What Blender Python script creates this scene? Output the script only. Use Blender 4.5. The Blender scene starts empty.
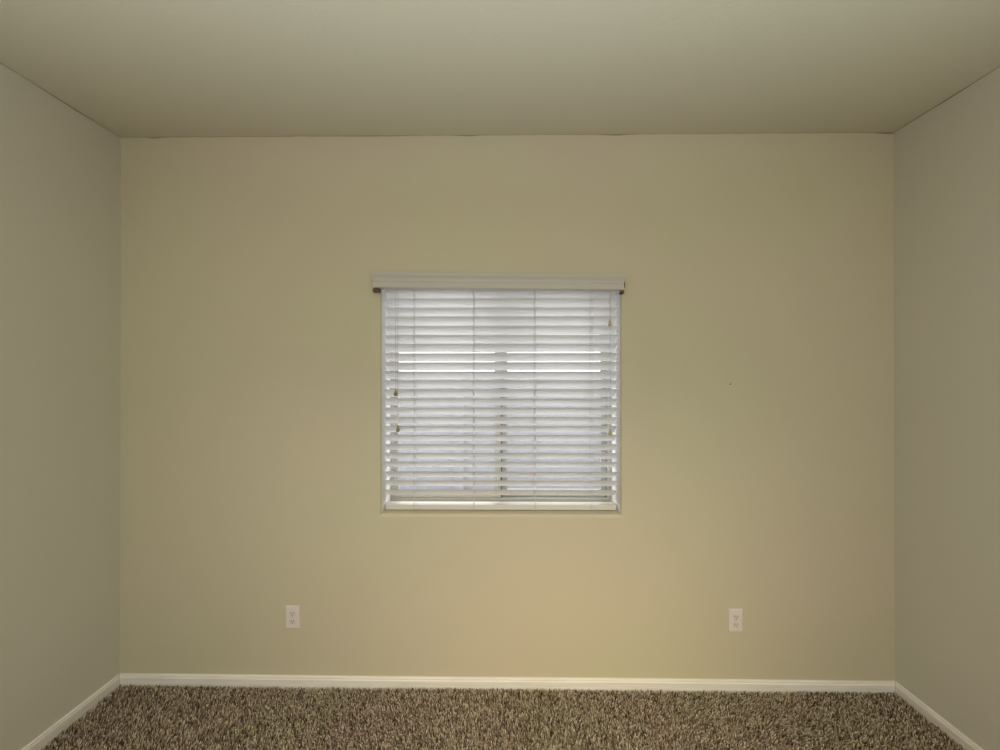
import bpy, bmesh, math, random
import numpy as np
from mathutils import Vector, Matrix
random.seed(7); rng = np.random.default_rng(7)
S = bpy.context.scene
col = bpy.data.collections.new('bedroom'); S.collection.children.link(col)

# ------------------------------------------------------------------ measures (metres)
W, H, DEPTH = 3.87, 2.766, 3.6          # room width, height, depth
THICK = 0.20                            # outer wall thickness
OX0, OX1, OZ0, OZ1 = 1.3205, 2.5205, 0.868, 2.055   # window opening
PILE = 0.005

# ------------------------------------------------------------------ helpers
def finish(name, bm, mat, parent=None, smooth=False, loc=None):
    bmesh.ops.recalc_face_normals(bm, faces=bm.faces)
    me = bpy.data.meshes.new(name); bm.to_mesh(me); bm.free()
    if smooth:
        for p in me.polygons: p.use_smooth = True
    o = bpy.data.objects.new(name, me); col.objects.link(o)
    if mat: me.materials.append(mat)
    if parent: o.parent = parent
    if loc: o.location = loc
    return o
def box(bm, x0, x1, y0, y1, z0, z1, bev=0, seg=2):
    r = bmesh.ops.create_cube(bm, size=1)
    vs = r['verts']
    bmesh.ops.scale(bm, vec=(x1-x0, y1-y0, z1-z0), verts=vs)
    bmesh.ops.translate(bm, vec=((x0+x1)/2, (y0+y1)/2, (z0+z1)/2), verts=vs)
    if bev:
        es = list({e for v in vs for e in v.link_edges})
        bmesh.ops.bevel(bm, geom=es, offset=bev, segments=seg, profile=0.5, affect='EDGES')
def tube(bm, pts, r, n=6):
    pts = [Vector(p) for p in pts]; rings = []
    for i, p in enumerate(pts):
        d = (pts[min(i+1, len(pts)-1)] - pts[max(i-1, 0)]).normalized()
        a = Vector((1,0,0)) if abs(d.x) < .9 else Vector((0,1,0))
        u = d.cross(a).normalized(); v = d.cross(u)
        rings.append([bm.verts.new(p + r*(math.cos(2*math.pi*k/n)*u + math.sin(2*math.pi*k/n)*v)) for k in range(n)])
    for a, b in zip(rings, rings[1:]):
        for k in range(n): bm.faces.new((a[k], a[(k+1)%n], b[(k+1)%n], b[k]))
    bm.faces.new(rings[0]); bm.faces.new(rings[-1])
def lathe(bm, prof, c, n=16):
    rings = []
    for r, z in prof:
        rings.append([bm.verts.new((c[0]+r*math.cos(2*math.pi*k/n), c[1]+r*math.sin(2*math.pi*k/n), c[2]+z)) for k in range(n)])
    for a, b in zip(rings, rings[1:]):
        for k in range(n): bm.faces.new((a[k], a[(k+1)%n], b[(k+1)%n], b[k]))
    bm.faces.new(rings[0]); bm.faces.new(rings[-1])
def rect_loops(bm, loops):
    """loops of (x0,x1,y,z0,z1) joined one to the next by four quads"""
    R = [[bm.verts.new(p) for p in ((x0,y,z0),(x1,y,z0),(x1,y,z1),(x0,y,z1))] for x0,x1,y,z0,z1 in loops]
    for a, b in zip(R, R[1:]):
        for k in range(4): bm.faces.new((a[k], a[(k+1)%4], b[(k+1)%4], b[k]))
def ring_frame(bm, x0, x1, z0, z1, w, y0, y1, wb=None, wt=None, wr=None):
    """rectangular window frame: outer rect, member width w"""
    wb = wb or w; wt = wt or w; wr = wr or w
    i = (x0+w, x1-wr, z0+wb, z1-wt); c = .003
    rect_loops(bm, [(x0,x1,y1,z0,z1),(x0,x1,y0+c,z0,z1),(x0+c,x1-c,y0,z0+c,z1-c),
                    (i[0]-c,i[1]+c,y0,i[2]-c,i[3]+c),(i[0],i[1],y0+c,i[2],i[3]),(i[0],i[1],y1,i[2],i[3]),(x0,x1,y1,z0,z1)])
    bmesh.ops.remove_doubles(bm, verts=bm.verts, dist=1e-6)
def empty(name, loc, label, cat, group=None):
    o = bpy.data.objects.new(name, None); col.objects.link(o); o.location = loc
    o.empty_display_size = .05
    o['label'] = label; o['category'] = cat
    if group: o['group'] = group
    return o
def struct(o, label=None, cat=None):
    o['kind'] = 'structure'
    if label: o['label'] = label
    if cat: o['category'] = cat
    return o
def reparent(children, root):
    """meshes modelled in world coordinates become children of an Empty standing at the thing's base"""
    for c in children:
        c.parent = root
        c.data.transform(Matrix.Translation(-Vector(root.location)))

# ------------------------------------------------------------------ materials
def lin(r, g, b):
    f = lambda c: (c/255/12.92) if c/255 <= .04045 else ((c/255+.055)/1.055)**2.4
    return (f(r), f(g), f(b), 1)
def mat(name, color, rough=.6, spec=.3):
    m = bpy.data.materials.new(name); m.use_nodes = True
    b = m.node_tree.nodes['Principled BSDF']
    b.inputs['Base Color'].default_value = color
    b.inputs['Roughness'].default_value = rough
    b.inputs['Specular IOR Level'].default_value = spec
    return m, m.node_tree, b
def noise(nt, scale, detail=2, vec=None, rough=.5):
    n = nt.nodes.new('ShaderNodeTexNoise'); n.inputs['Scale'].default_value = scale
    n.inputs['Detail'].default_value = detail; n.inputs['Roughness'].default_value = rough
    if vec: nt.links.new(vec, n.inputs['Vector'])
    return n
def ramp(nt, fac, stops):
    r = nt.nodes.new('ShaderNodeValToRGB'); nt.links.new(fac, r.inputs[0])
    e = r.color_ramp.elements
    while len(e) < len(stops): e.new(.5)
    for k, (p, c) in enumerate(stops): e[k].position = p; e[k].color = c
    return r
def objcoord(nt, scale=(1,1,1)):
    t = nt.nodes.new('ShaderNodeTexCoord'); m = nt.nodes.new('ShaderNodeMapping')
    m.inputs['Scale'].default_value = scale
    nt.links.new(t.outputs['Object'], m.inputs['Vector']); return m.outputs[0]
def bump(nt, bsdf, h, strength, dist):
    b = nt.nodes.new('ShaderNodeBump'); b.inputs['Strength'].default_value = strength
    b.inputs['Distance'].default_value = dist
    nt.links.new(h, b.inputs['Height']); nt.links.new(b.outputs[0], bsdf.inputs['Normal'])

def paint(name, c0, c1, rough=.75, bs=.25, scale=120, dist=.0012):
    m, nt, b = mat(name, c0, rough, .2)
    v = objcoord(nt); n = noise(nt, .9, 1, v)
    r = ramp(nt, n.outputs[0], [(.35, c0), (.65, c1)])
    nt.links.new(r.outputs[0], b.inputs['Base Color'])
    n2 = noise(nt, scale, 3, v, .6); bump(nt, b, n2.outputs[0], bs, dist)
    return m
M = {}
M['wall'] = paint('beige_wall_paint', (.543,.496,.335,1), (.558,.486,.347,1), .62)
M['wall_side'] = paint('side_lit_wall_paint', (.605,.588,.478,1), (.618,.58,.488,1), .62)  # same paint as the back wall, paler and greyer for how light falls here
M['ceiling'] = paint('ceiling_paint', (.565,.53,.385,1), (.57,.525,.39,1), .85, .35, 60, .002)
def trim_mat():
    m, nt, b = mat('white_trim_paint', (.80,.76,.68,1), .45, .4)
    v = objcoord(nt, (1.2, 1.2, 30)); n = noise(nt, 3, 4, v)
    r = ramp(nt, n.outputs[0], [(.3, (.70,.655,.56,1)), (.6, (.80,.76,.68,1))])
    nt.links.new(r.outputs[0], b.inputs['Base Color']); return m
M['trim'] = trim_mat()
M['jamb'] = paint('daylit_return_paint', (.82,.815,.80,1), (.83,.82,.805,1), .5)  # outside light on the window returns, put into their colour
def slat_mat():
    m, nt, b = mat('white_faux_wood', (.80,.79,.77,1), .38, .4)
    v = objcoord(nt, (3, 60, 60)); n = noise(nt, 2, 3, v)
    r = ramp(nt, n.outputs[0], [(.3, (.69,.685,.67,1)), (.7, (.74,.735,.72,1))])
    nt.links.new(r.outputs[0], b.inputs['Base Color'])
    return m
M['slat'] = slat_mat()
M['valance'] = mat('painted_valance', (.51,.47,.395,1), .4, .4)[0]
M['cord'] = mat('blind_cord', (.50,.48,.45,1), .8)[0]
M['cord_bright'] = mat('ladder_cord', (.55,.54,.52,1), .8)[0]
M['tassel'] = mat('olive_wood_tassel', (.26,.215,.10,1), .5)[0]
M['tassel_pale'] = mat('pale_wood_tassel', (.44,.38,.23,1), .5)[0]
M['bracket'] = mat('brown_bracket', (.11,.075,.04,1), .6)[0]
M['dark'] = mat('dark_gap', (.07,.055,.04,1), .8)[0]
M['vinyl'] = mat('window_vinyl', (.42,.41,.37,1), .5)[0]
M['sash'] = mat('sash_vinyl', (.36,.37,.36,1), .5)[0]
M['gasket'] = mat('sash_gasket', (.06,.06,.06,1), .6)[0]
M['plate'] = mat('outlet_plastic', (.70,.635,.57,1), .35, .5)[0]
M['socket'] = mat('socket_plastic', (.66,.60,.54,1), .4, .5)[0]
M['slot'] = mat('socket_slot', (.06,.05,.04,1), .7)[0]
M['screw'] = mat('screw_metal', (.42,.39,.34,1), .35)[0]
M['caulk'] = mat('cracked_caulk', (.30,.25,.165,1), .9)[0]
M['nail'] = mat('nail_hole', (.20,.17,.11,1), .9)[0]
def glass_mat():
    m = bpy.data.materials.new('window_glass'); m.use_nodes = True; nt = m.node_tree
    nt.nodes.clear(); o = nt.nodes.new('ShaderNodeOutputMaterial')
    t = nt.nodes.new('ShaderNodeBsdfTransparent'); t.inputs[0].default_value = (.93,.94,.97,1)
    g = nt.nodes.new('ShaderNodeBsdfGlossy'); g.inputs['Roughness'].default_value = .02
    x = nt.nodes.new('ShaderNodeMixShader'); x.inputs[0].default_value = .06
    nt.links.new(t.outputs[0], x.inputs[1]); nt.links.new(g.outputs[0], x.inputs[2]); nt.links.new(x.outputs[0], o.inputs[0])
    return m
M['glass'] = glass_mat()

CARPET = [(.0, (.06,.04,.025,1)), (.2, (.19,.14,.092,1)), (.5, (.40,.33,.245,1)), (.8, (.62,.53,.42,1)), (1., (.82,.73,.60,1))]
def carpet_mats():
    m, nt, b = mat('carpet_backing', (.1,.08,.05,1), .95, .05)
    v = objcoord(nt)
    vo = nt.nodes.new('ShaderNodeTexVoronoi'); vo.inputs['Scale'].default_value = 150; nt.links.new(v, vo.inputs['Vector'])
    sp = nt.nodes.new('ShaderNodeSeparateColor'); nt.links.new(vo.outputs['Color'], sp.inputs[0])
    r = ramp(nt, sp.outputs[0], CARPET); nt.links.new(r.outputs[0], b.inputs['Base Color'])
    bump(nt, b, vo.outputs['Distance'], 1, .008)
    m2, nt, b = mat('carpet_tufts', (.2,.16,.1,1), .95, .05)
    g = nt.nodes.new('ShaderNodeNewGeometry')
    r = ramp(nt, g.outputs['Random Per Island'], CARPET)
    n = noise(nt, 2.2, 2, objcoord(nt)); tint = ramp(nt, n.outputs[0], [(.35,(.95,.96,.83,1)), (.65,(1.0,.93,.88,1))])
    mx = nt.nodes.new('ShaderNodeMix'); mx.data_type = 'RGBA'; mx.blend_type = 'MULTIPLY'; mx.inputs[0].default_value = 1
    nt.links.new(r.outputs[0], mx.inputs[6]); nt.links.new(tint.outputs[0], mx.inputs[7])
    nt.links.new(mx.outputs[2], b.inputs['Base Color'])
    return m, m2
M['backing'], M['tuft'] = carpet_mats()
def ground_mat():
    m, nt, b = mat('pale_gravel', (.7,.7,.72,1), .9)
    n = noise(nt, 12, 4, objcoord(nt)); r = ramp(nt, n.outputs[0], [(.3,(.225,.225,.235,1)), (.7,(.255,.255,.265,1))])
    nt.links.new(r.outputs[0], b.inputs['Base Color']); return m
M['ground'] = ground_mat()

# ------------------------------------------------------------------ room shell
bm = bmesh.new(); box(bm, 0, W, -DEPTH, 0, -PILE-.1, -PILE)
struct(finish('floor', bm, M['backing']))
bm = bmesh.new(); box(bm, -.12, W+.12, -DEPTH-.12, THICK, H, H+.12)
struct(finish('ceiling', bm, M['ceiling']))
bm = bmesh.new(); box(bm, -.12, 0, -DEPTH-.12, THICK, -.114, H); struct(finish('wall_left', bm, M['wall_side']))
bm = bmesh.new(); box(bm, W, W+.12, -DEPTH-.12, THICK, -.114, H); struct(finish('wall_right', bm, M['wall_side']))
bm = bmesh.new(); box(bm, 0, W, -DEPTH-.12, -DEPTH, -.114, H); struct(finish('wall_front', bm, M['wall_side']))
# wall with the window: bull-nosed drywall returns
bm = bmesh.new(); R = .016; L = [(0,W,THICK,-.114,H), (0,W,0,-.114,H)]
for k in range(7):
    a = math.pi/2*k/6; e = R*(1-math.sin(a)); y = R*(1-math.cos(a))
    L.append((OX0-e*.45, OX1+e*.45, y, OZ0-e, OZ1+e))
L += [(OX0,OX1,THICK,OZ0,OZ1), (0,W,THICK,-.114,H)]
rect_loops(bm, L); bmesh.ops.remove_doubles(bm, verts=bm.verts, dist=1e-6)
wb = struct(finish('wall_back', bm, M['wall']))
wb.data.materials.append(M['jamb'])      # side returns get the paler colour that stands in for daylight
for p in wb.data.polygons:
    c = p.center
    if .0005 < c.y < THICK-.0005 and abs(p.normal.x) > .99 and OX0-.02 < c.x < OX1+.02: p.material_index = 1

# baseboards: eased-top profile swept along each wall
def baseboard(name, p0, p1, inward, mitre):
    """p0,p1 on the wall line; inward = unit vector into the room"""
    h, t = .056, .013
    prof = [(0,-PILE), (t,-PILE), (t,h-.014), (t-.0035,h-.0095), (t-.0035,h-.005), (t-.007,h-.001), (t-.010,h), (0,h)]
    bm = bmesh.new(); p0, p1 = Vector(p0), Vector(p1); d = (p1-p0).normalized(); n = Vector(inward)
    rs = []
    N = 24
    for i in range(N+1):
        f = i/N; ring = []
        for (o, z) in prof:
            a = p0 + d*(o*mitre); b = p1 - d*(o*mitre)
            q = a.lerp(b, f) + n*o
            wob = (0.0010*math.sin(f*9.1+len(name)) + (.0055-.0085*f if name == 'baseboard_back' else .0055 if name == 'baseboard_left' else -.003 if name == 'baseboard_right' else 0)) if z > 0 else 0
            ring.append(bm.verts.new((q.x, q.y, z+wob)))
        rs.append(ring)
    for a, b in zip(rs, rs[1:]):
        for k in range(len(prof)): bm.faces.new((a[k], a[(k+1)%len(prof)], b[(k+1)%len(prof)], b[k]))
    bm.faces.new(rs[0]); bm.faces.new(rs[-1])
    return struct(finish(name, bm, M['trim']))
g = .0008
baseboard('baseboard_back', (g,0,0), (W-g,0,0), (0,-1,0), 1)
baseboard('baseboard_left', (0,-g,0), (0,-DEPTH,0), (1,0,0), 1)
baseboard('baseboard_right', (W,-g,0), (W,-DEPTH,0), (-1,0,0), 1)
baseboard('baseboard_front', (0,-DEPTH,0), (W,-DEPTH,0), (0,1,0), 1)

# thin cracked caulk line where the ceiling meets the walls, wider in a few places
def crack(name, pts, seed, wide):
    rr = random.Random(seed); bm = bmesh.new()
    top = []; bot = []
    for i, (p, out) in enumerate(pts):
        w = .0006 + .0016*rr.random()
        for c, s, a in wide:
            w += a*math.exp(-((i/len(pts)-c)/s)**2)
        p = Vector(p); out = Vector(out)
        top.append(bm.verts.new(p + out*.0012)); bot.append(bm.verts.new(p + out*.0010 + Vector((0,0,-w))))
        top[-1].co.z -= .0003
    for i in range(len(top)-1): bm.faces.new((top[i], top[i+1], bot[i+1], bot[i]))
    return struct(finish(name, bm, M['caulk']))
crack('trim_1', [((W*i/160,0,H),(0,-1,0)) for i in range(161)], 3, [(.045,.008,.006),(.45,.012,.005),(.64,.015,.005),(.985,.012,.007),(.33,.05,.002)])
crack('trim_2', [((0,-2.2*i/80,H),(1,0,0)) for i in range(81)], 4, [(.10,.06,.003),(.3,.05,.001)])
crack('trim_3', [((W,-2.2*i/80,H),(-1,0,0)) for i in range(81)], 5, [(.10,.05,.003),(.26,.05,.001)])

# ------------------------------------------------------------------ carpet pile: leaning twisted tufts
def pile():
    sp = .0064; ext = 1.35
    nx = int((W-.03)/sp); ny = int((ext)/sp)
    X, Y = np.meshgrid(np.arange(nx), np.arange(ny)); N = X.size
    x = .016 + (X.ravel()+rng.uniform(0,.95,N))*sp; y = -.0145 - (Y.ravel()+rng.uniform(0,.95,N))*sp
    x = np.clip(x, .018, W-.018)
    ang = 2*np.pi*rng.random(N); lean = rng.uniform(.001, .009, N)
    # brushed direction drifts slowly over the room
    bx = .003*np.sin(x*2.1+1)+.001; by = .004*np.cos(x*3.3+y*4)
    dx = np.cos(ang)*lean+bx; dy = np.sin(ang)*lean+by
    h = rng.uniform(.0125, .021, N) + .0065*(1-1.25*x/W); r = rng.uniform(.0018, .0031, N)
    tipx = np.clip(x+dx, .0145, W-.0145); tipy = np.minimum(y+dy, -.0138)
    V = np.zeros((N,7,3)); ph = 2*np.pi*rng.random(N)
    for k in range(3):
        a = ph+2*np.pi*k/3
        V[:,k,0] = x+np.cos(a)*r*.8; V[:,k,1] = y+np.sin(a)*r*.8; V[:,k,2] = -PILE
        V[:,3+k,0] = x+.6*(tipx-x)+np.cos(a+.7)*r; V[:,3+k,1] = np.minimum(y+.6*(tipy-y)+np.sin(a+.7)*r, -.0135); V[:,3+k,2] = -PILE+h*.62
    V[:,6,0] = tipx; V[:,6,1] = tipy; V[:,6,2] = -PILE+h
    base = (np.arange(N)*7)[:,None]
    q = []
    quads = np.array([[0,1,4,3],[1,2,5,4],[2,0,3,5]]); tris = np.array([[3,4,6],[4,5,6],[5,3,6]])
    Q = (base[:,:,None]+quads[None]).reshape(-1,4); T = (base[:,:,None]+tris[None]).reshape(-1,3)
    me = bpy.data.meshes.new('carpet_pile')
    me.vertices.add(N*7); me.vertices.foreach_set('co', V.ravel().astype(np.float32))
    loops = np.concatenate([Q.ravel(), T.ravel()]).astype(np.int32)
    me.loops.add(len(loops)); me.loops.foreach_set('vertex_index', loops)
    nq, nt_ = len(Q), len(T)
    st = np.concatenate([np.arange(nq)*4, nq*4+np.arange(nt_)*3]).astype(np.int32)
    me.polygons.add(nq+nt_); me.polygons.foreach_set('loop_start', st)
    me.update(calc_edges=True); me.validate()
    me.materials.append(M['tuft'])
    o = bpy.data.objects.new('carpet_pile', me); col.objects.link(o)
    o['kind'] = 'stuff'; o['label'] = 'mottled brown and tan shag carpet pile covering the floor'; o['category'] = 'carpet'
pile()

# ------------------------------------------------------------------ window: vinyl slider
win = bpy.data.objects.new('window_1', None); col.objects.link(win); win.location = ((OX0+OX1)/2, .17, OZ0)
struct(win)
parts = []
bm = bmesh.new(); ring_frame(bm, OX0, OX1, OZ0, OZ1, .022, .157, .198, wb=.030)
parts.append(finish('window_frame', bm, M['vinyl']))
MS = 1.9355-.018                        # meeting stile
bm = bmesh.new(); ring_frame(bm, OX0+.022, MS+.004, OZ0+.030, OZ1-.030, .020, .160, .176, wr=.036)
sl = finish('left_sash', bm, M['vinyl']); parts.append(sl)
bm = bmesh.new(); ring_frame(bm, MS-.001, OX1-.022, OZ0+.030, OZ1-.030, .040, .178, .194, wr=.032)
sr = finish('right_sash', bm, M['sash']); parts.append(sr)
bm = bmesh.new(); box(bm, MS+.0042, MS+.0085, .161, .1775, OZ0+.0305, OZ1-.0305)
parts.append(finish('sash_gasket', bm, M['gasket']))
def pane(x0, x1, y):
    bm = bmesh.new(); rect = [bm.verts.new(p) for p in ((x0,y,OZ0+.048),(x1,y,OZ0+.048),(x1,y,OZ1-.048),(x0,y,OZ1-.048))]
    bm.faces.new(rect); return finish('pane', bm, M['glass'])
p1 = pane(OX0+.040, MS-.031, .168); p2 = pane(MS+.032, OX1-.060, .186)
reparent(parts+[p1, p2], win)
p1.parent = sl; p2.parent = sr
sl.matrix_parent_inverse.identity()

# outside ground and the pale yard wall beyond the window
bm = bmesh.new(); box(bm, -6, 10, .25, 12, -.5, -.35)
struct(finish('ground', bm, M['ground']))
bm = bmesh.new(); box(bm, -8, 12, 3.6, 3.75, -.35, 1.60)
for i in range(9): box(bm, -7.6+i*2.2, -7.45+i*2.2, 3.54, 3.6, -.35, 1.60)
struct(finish('wall_outside', bm, M['ground']))

# ------------------------------------------------------------------ the blind
BY = .050                               # room-side edge of the slats
SX0, SX1 = 1.3230, 2.5175
blind = empty('venetian_blind', ((OX0+OX1)/2, BY, OZ0), 'white horizontal slat blind with moulded valance hanging in the window of the beige wall', 'window blind')
P = []
# valance: crown profile with mitred returns, sitting very slightly out of level
prof = [(-.004,1.991),(-.040,1.991),(-.0425,1.994),(-.0425,2.012),(-.0405,2.015),(-.0405,2.020),(-.0425,2.0225),
        (-.044,2.030),(-.047,2.039),(-.0505,2.045),(-.0505,2.049),(-.0525,2.051),(-.0525,2.062),(-.051,2.064),(-.004,2.064)]
bm = bmesh.new(); rings = []
for side in (0, 1):
    ring = []
    for (y, z) in prof:
        e = max(0, -y-.040)*.85
        x = (1.2985-e) if side == 0 else (2.5215+e)
        ring.append(bm.verts.new((x, y, z + (.004 if side == 0 else -.011))))
    rings.append(ring)
n = len(prof)
for k in range(n): bm.faces.new((rings[0][k], rings[0][(k+1)%n], rings[1][(k+1)%n], rings[1][k]))
bm.faces.new(rings[0]); bm.faces.new(rings[1])
P.append(finish('valance', bm, M['valance']))
# headrail
bm = bmesh.new(); box(bm, SX0, SX1, BY-.005, BY+.050, 2.017, 2.048, .002)
P.append(finish('headrail', bm, M['slat']))
# brackets that peep out under the valance, and a dark block for the shaded gap of its right mitre
bm = bmesh.new(); box(bm, 1.289, 1.322, -.030, -.001, 1.976, 1.9945, .001); P.append(finish('bracket', bm, M['bracket']))
bm = bmesh.new(); box(bm, 2.512, 2.528, -.030, -.001, 1.965, 1.9795, .001); P.append(finish('bracket', bm, M['bracket']))
bm = bmesh.new()
vs = [(2.5262,-.006),(2.5262,-.038)]
box(bm, 2.5222, 2.5300, -.038, -.006, 1.990, 2.024, .002); P.append(finish('mitre_gap', bm, M['bracket']))

# slats: gently crowned boards 60 mm deep, room edge tipped up
SW, ST = .0660, .0028
Z0, PITCH = 1.9597, .04682
zs = [Z0 - PITCH*k for k in range(-1, 22)]
TILT = math.radians(39.5)
def slat_mesh():
    bm = bmesh.new(); NW = 8; rows = []
    for side in (1, -1):
        for j in range(NW+1):
            jj = j if side == 1 else NW-j
            u = jj/NW; w = SW*u; crown = .0016*(1-(2*u-1)**2)
            edge = min(1, math.sqrt(max(0, 1-(abs(2*u-1))**14)))
            rows.append((w, crown + side*ST/2*edge))
    rows = [r for i, r in enumerate(rows) if not (i == NW+1)]
    rows = rows[:-1] if abs(rows[-1][0]-rows[0][0]) < 1e-9 else rows
    c, s = math.cos(TILT), math.sin(TILT)
    rings = []
    for x in (0, SX1-SX0):
        rings.append([bm.verts.new((x, w*c + t*s, -w*s + t*c)) for (w, t) in rows])
    n = len(rows)
    for k in range(n): bm.faces.new((rings[0][k], rings[0][(k+1)%n], rings[1][(k+1)%n], rings[1][k]))
    bm.faces.new(rings[0]); bm.faces.new(rings[1])
    return bm
first = finish('slat', slat_mesh(), M['slat'])
first.parent = blind
rr = random.Random(11)
slats = [first]
for k in range(1, len(zs)):
    o = first.copy(); col.objects.link(o); slats.append(o)
ox, oy, oz = blind.location
for k, (o, z) in enumerate(zip(slats, zs)):
    dz = rr.uniform(-.0009, .0009)
    if k in (18, 19): dz += .003*(k-18)      # the lower slats hang a touch unevenly
    o.location = (SX0-ox, 0, z+dz-oz)
    o.rotation_euler = (rr.uniform(-.02, .02), rr.uniform(-.0009, .0009), 0)
# bottom rail
bm = bmesh.new(); box(bm, SX0+.004, SX1-.004, BY, BY+.052, OZ0+.003, OZ0+.030, .0035, 3)
rail = finish('bottom_rail', bm, mat('rail_paint', (.60,.565,.505,1), .4)[0]); P.append(rail)
# ladder strings: front and back cord with rungs under every slat, and a lift cord at the front
lad = [1.4713, 1.7800, 2.0935, 2.3835]
cs, sn = math.cos(TILT), math.sin(TILT)
for i, x in enumerate(lad):
    bm = bmesh.new()
    yb = BY+SW*cs+.002
    tube(bm, [(x, BY-.0025, 2.0), (x, BY-.0025, OZ0+.020)], .0007, 5)
    tube(bm, [(x, yb, 2.0), (x, yb, OZ0+.020)], .0006, 5)
    for z in zs:
        tube(bm, [(x, BY-.0025, z-.003), (x, yb, z-SW*sn-.005)], .0007, 4)
    P.append(finish('ladder_string', bm, M['cord']))
    bm = bmesh.new(); dx = (.009 if i in (0, 3) else .006)
    tube(bm, [(x+dx*(1 if i != 0 else .9), BY-.0045, 2.0), (x+dx, BY-.0045, OZ0+.019)], .0010, 5)
    P.append(finish('lift_cord', bm, M['cord_bright']))
    bm = bmesh.new(); lathe(bm, [(.0015,-.001),(.005,-.001),(.005,.0),(.0045,.002),(.001,.0022)], (0,0,0), 12)
    bmesh.ops.rotate(bm, verts=bm.verts, cent=(0,0,0), matrix=Matrix.Rotation(math.pi/2, 3, 'X'))
    bmesh.ops.translate(bm, verts=bm.verts, vec=(x+.003, BY-.0005, OZ0+.017))
    P.append(finish('rail_button', bm, M['valance']))
# pull and tilt cords with wooden tassels
subs = []
for (x, zt, mt, top) in [(1.3750, 1.488, 'tassel', 2.0), (1.3865, 1.302, 'tassel', 2.0), (2.4860, 1.850, 'tassel_pale', 2.0), (2.4880, 1.287, 'tassel_pale', 2.0)]:
    y = BY-.012; x = 1.9355+(x-1.9355)*.9845; zt = 1.5607+(zt-1.5607)*.9845
    bm = bmesh.new(); tube(bm, [(x+.001, y, top), (x-.0012, y-.001, (top+zt)/2), (x, y, zt-.004)], .0011, 5)
    c = finish('pull_cord', bm, M['cord']); P.append(c)
    bm = bmesh.new()
    lathe(bm, [(.0022,0),(.0035,-.002),(.0052,-.010),(.0082,-.018),(.0095,-.025),(.0095,-.029),(.0065,-.0315),(.003,-.032)], (x, y, zt), 16)
    t = finish('tassel', bm, M[mt], smooth=True); subs.append((t, c))
reparent(P, blind)
for t, c in subs:
    t.data.transform(Matrix.Translation(-Vector(blind.location))); t.parent = c

# ------------------------------------------------------------------ outlets
def outlet(x, z, label):
    t = empty('wall_outlet', (x, 0, z), label, 'outlet', None)
    w, h = .0345, .0565
    bm = bmesh.new()
    rect_loops(bm, [(-w,w,-.0005,-h,h),(-w,w,-.0035,-h,h),(-w+.0015,w-.0015,-.0055,-h+.0015,h-.0015),(-w+.004,w-.004,-.0062,-h+.004,h-.004),(-.001,.001,-.0062,-.001,.001)])
    finish('cover_plate', bm, M['plate'], t)
    for s in (1, -1):
        bm = bmesh.new(); zc = s*.0195; pts = []
        for k in range(32):
            a = 2*math.pi*k/32; px = .0172*math.cos(a); pz = max(-.0140, min(.0140, .0172*math.sin(a)))
            pts.append((px, pz))
        A = [bm.verts.new((p[0], -.0060, zc+p[1])) for p in pts]; B = [bm.verts.new((p[0]*.97, -.0085, zc+p[1]*.97)) for p in pts]
        for k in range(32): bm.faces.new((A[k], A[(k+1)%32], B[(k+1)%32], B[k]))
        bm.faces.new(B)
        so = finish('socket', bm, M['socket'], t)
        bm = bmesh.new()
        box(bm, -.0075, -.0052, -.0090, -.0082, zc-.0015, zc+.0075)
        box(bm, .0052, .0075, -.0090, -.0082, zc-.0005, zc+.0065)
        finish('slot', bm, M['slot'], so)
        bm = bmesh.new(); pv = []
        for k in range(12):
            a = 2*math.pi*k/12; pv.append((.0026*math.cos(a), max(-.0024, .0026*math.sin(a))*1.0-.0075))
        A = [bm.verts.new((p[0], -.0082, zc+p[1])) for p in pv]; B = [bm.verts.new((p[0], -.0090, zc+p[1])) for p in pv]
        for k in range(12): bm.faces.new((A[k], A[(k+1)%12], B[(k+1)%12], B[k]))
        bm.faces.new(B); finish('ground_hole', bm, M['slot'], so)
    bm = bmesh.new(); lathe(bm, [(.0032,0),(.0032,.0012),(.0022,.0020),(.0003,.0021)], (0,0,0), 14)
    bmesh.ops.rotate(bm, verts=bm.verts, cent=(0,0,0), matrix=Matrix.Rotation(math.pi/2, 3, 'X'))
    bmesh.ops.translate(bm, verts=bm.verts, vec=(0, -.0060, 0))
    finish('screw', bm, M['screw'], t)
    return t
outlet(.8800, .3520, 'white duplex wall outlet low on the back wall, left of the window')
outlet(3.0845, .3490, 'white duplex wall outlet low on the back wall, right of the window')

# a small leftover nail in the wall, right of the window
bm = bmesh.new(); lathe(bm, [(.0022,0),(.0022,.012),(.0040,.0125),(.0042,.0135),(.002,.0145),(.0003,.0146)], (0,0,0), 12)
bmesh.ops.rotate(bm, verts=bm.verts, cent=(0,0,0), matrix=Matrix.Rotation(math.pi/2, 3, 'X'))
nl = finish('nail', bm, M['nail'], loc=(3.061, .0105, 1.519))
nl['label'] = 'tiny dark nail head in the bare wall, right of the window'; nl['category'] = 'nail'

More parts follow.
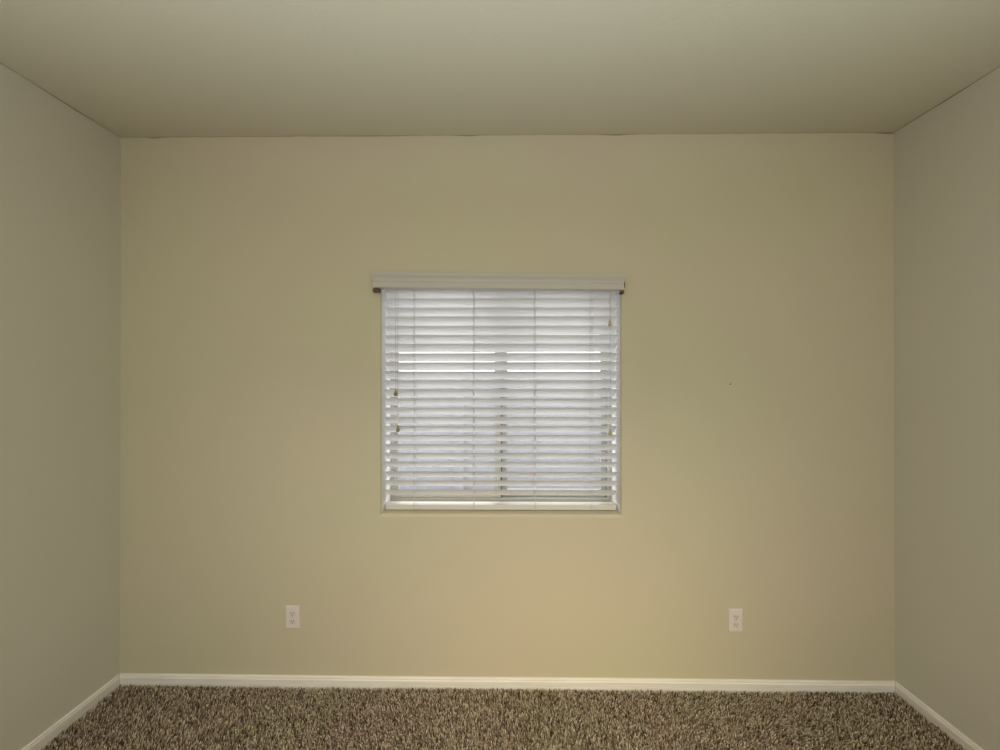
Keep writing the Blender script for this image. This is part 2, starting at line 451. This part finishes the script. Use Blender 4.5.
# ------------------------------------------------------------------ light
w = bpy.data.worlds.new('sky'); S.world = w; w.use_nodes = True
bg = w.node_tree.nodes['Background']; bg.inputs[0].default_value = (.96,.975,1.0,1); bg.inputs[1].default_value = 4.4
def area(name, loc, rot, sx, sy, power, color):
    l = bpy.data.lights.new(name, 'AREA'); l.shape = 'RECTANGLE'; l.size = sx; l.size_y = sy; l.energy = power; l.color = color
    o = bpy.data.objects.new(name, l); col.objects.link(o); o.location = loc; o.rotation_euler = rot
    return o
def aim(o, t):
    o.rotation_euler = (Vector(t)-o.location).to_track_quat('-Z', 'Y').to_euler()
a = area('room_light', (W/2, -3.4, 1.4), (0,0,0), 3.2, 1.8, 26, (.98,.985,1)); aim(a, (W/2, 0, 1.1)); a.data.spread = math.radians(140)
b = area('ceiling_fill', (W/2, -2.0, 1.05), (math.radians(180), 0, 0), 2.8, .3, 38, (.77,.865,1)); b.data.spread = math.radians(112)  # added upward fill that brightens the ceiling, no fixture there
d = area('low_fill', (W/2+.45, -2.05, .42), (0,0,0), 1.4, .2, 1.9, (1,.80,.45)); aim(d, (W/2+.35, 0, .1)); d.data.spread = math.radians(70)  # added warm fill for the lower wall, no real lamp stands here
c = area('down_light', (W/2, -1.5, 2.45), (0,0,0), 2.6, .3, 5.6, (1,.93,.80)); aim(c, (W/2, -.45, 0)); c.data.spread = math.radians(75)

# ------------------------------------------------------------------ camera
cam = bpy.data.cameras.new('camera'); co = bpy.data.objects.new('camera', cam); col.objects.link(co)
cam.sensor_width = 36; cam.lens = 36*370/1000; cam.clip_start = .01
co.location = (1.9355, -1.85, 1.5607)
yaw, pit, rol = -.00955843, .00211185, .000235
# world->camera as fitted: rotate by yaw about z, pitch about x, roll about the view axis
Rz = Matrix.Rotation(yaw, 3, 'Z'); Rx = Matrix.Rotation(-pit, 3, 'X'); Ry = Matrix.Rotation(-rol, 3, 'Y')
A = Ry @ Rx @ Rz                         # world axes -> (right, forward, up)
Bm = Matrix(((1,0,0),(0,0,1),(0,-1,0)))  # (right, forward, up) -> camera (x, y, -z)
co.rotation_euler = (Bm @ A).inverted().to_euler()
S.camera = co

S.view_settings.view_transform = 'Standard'; S.view_settings.look = 'None'
S.view_settings.exposure = 0; S.view_settings.gamma = 1
S.cycles.use_denoising = True; S.cycles.max_bounces = 12; S.cycles.diffuse_bounces = 8
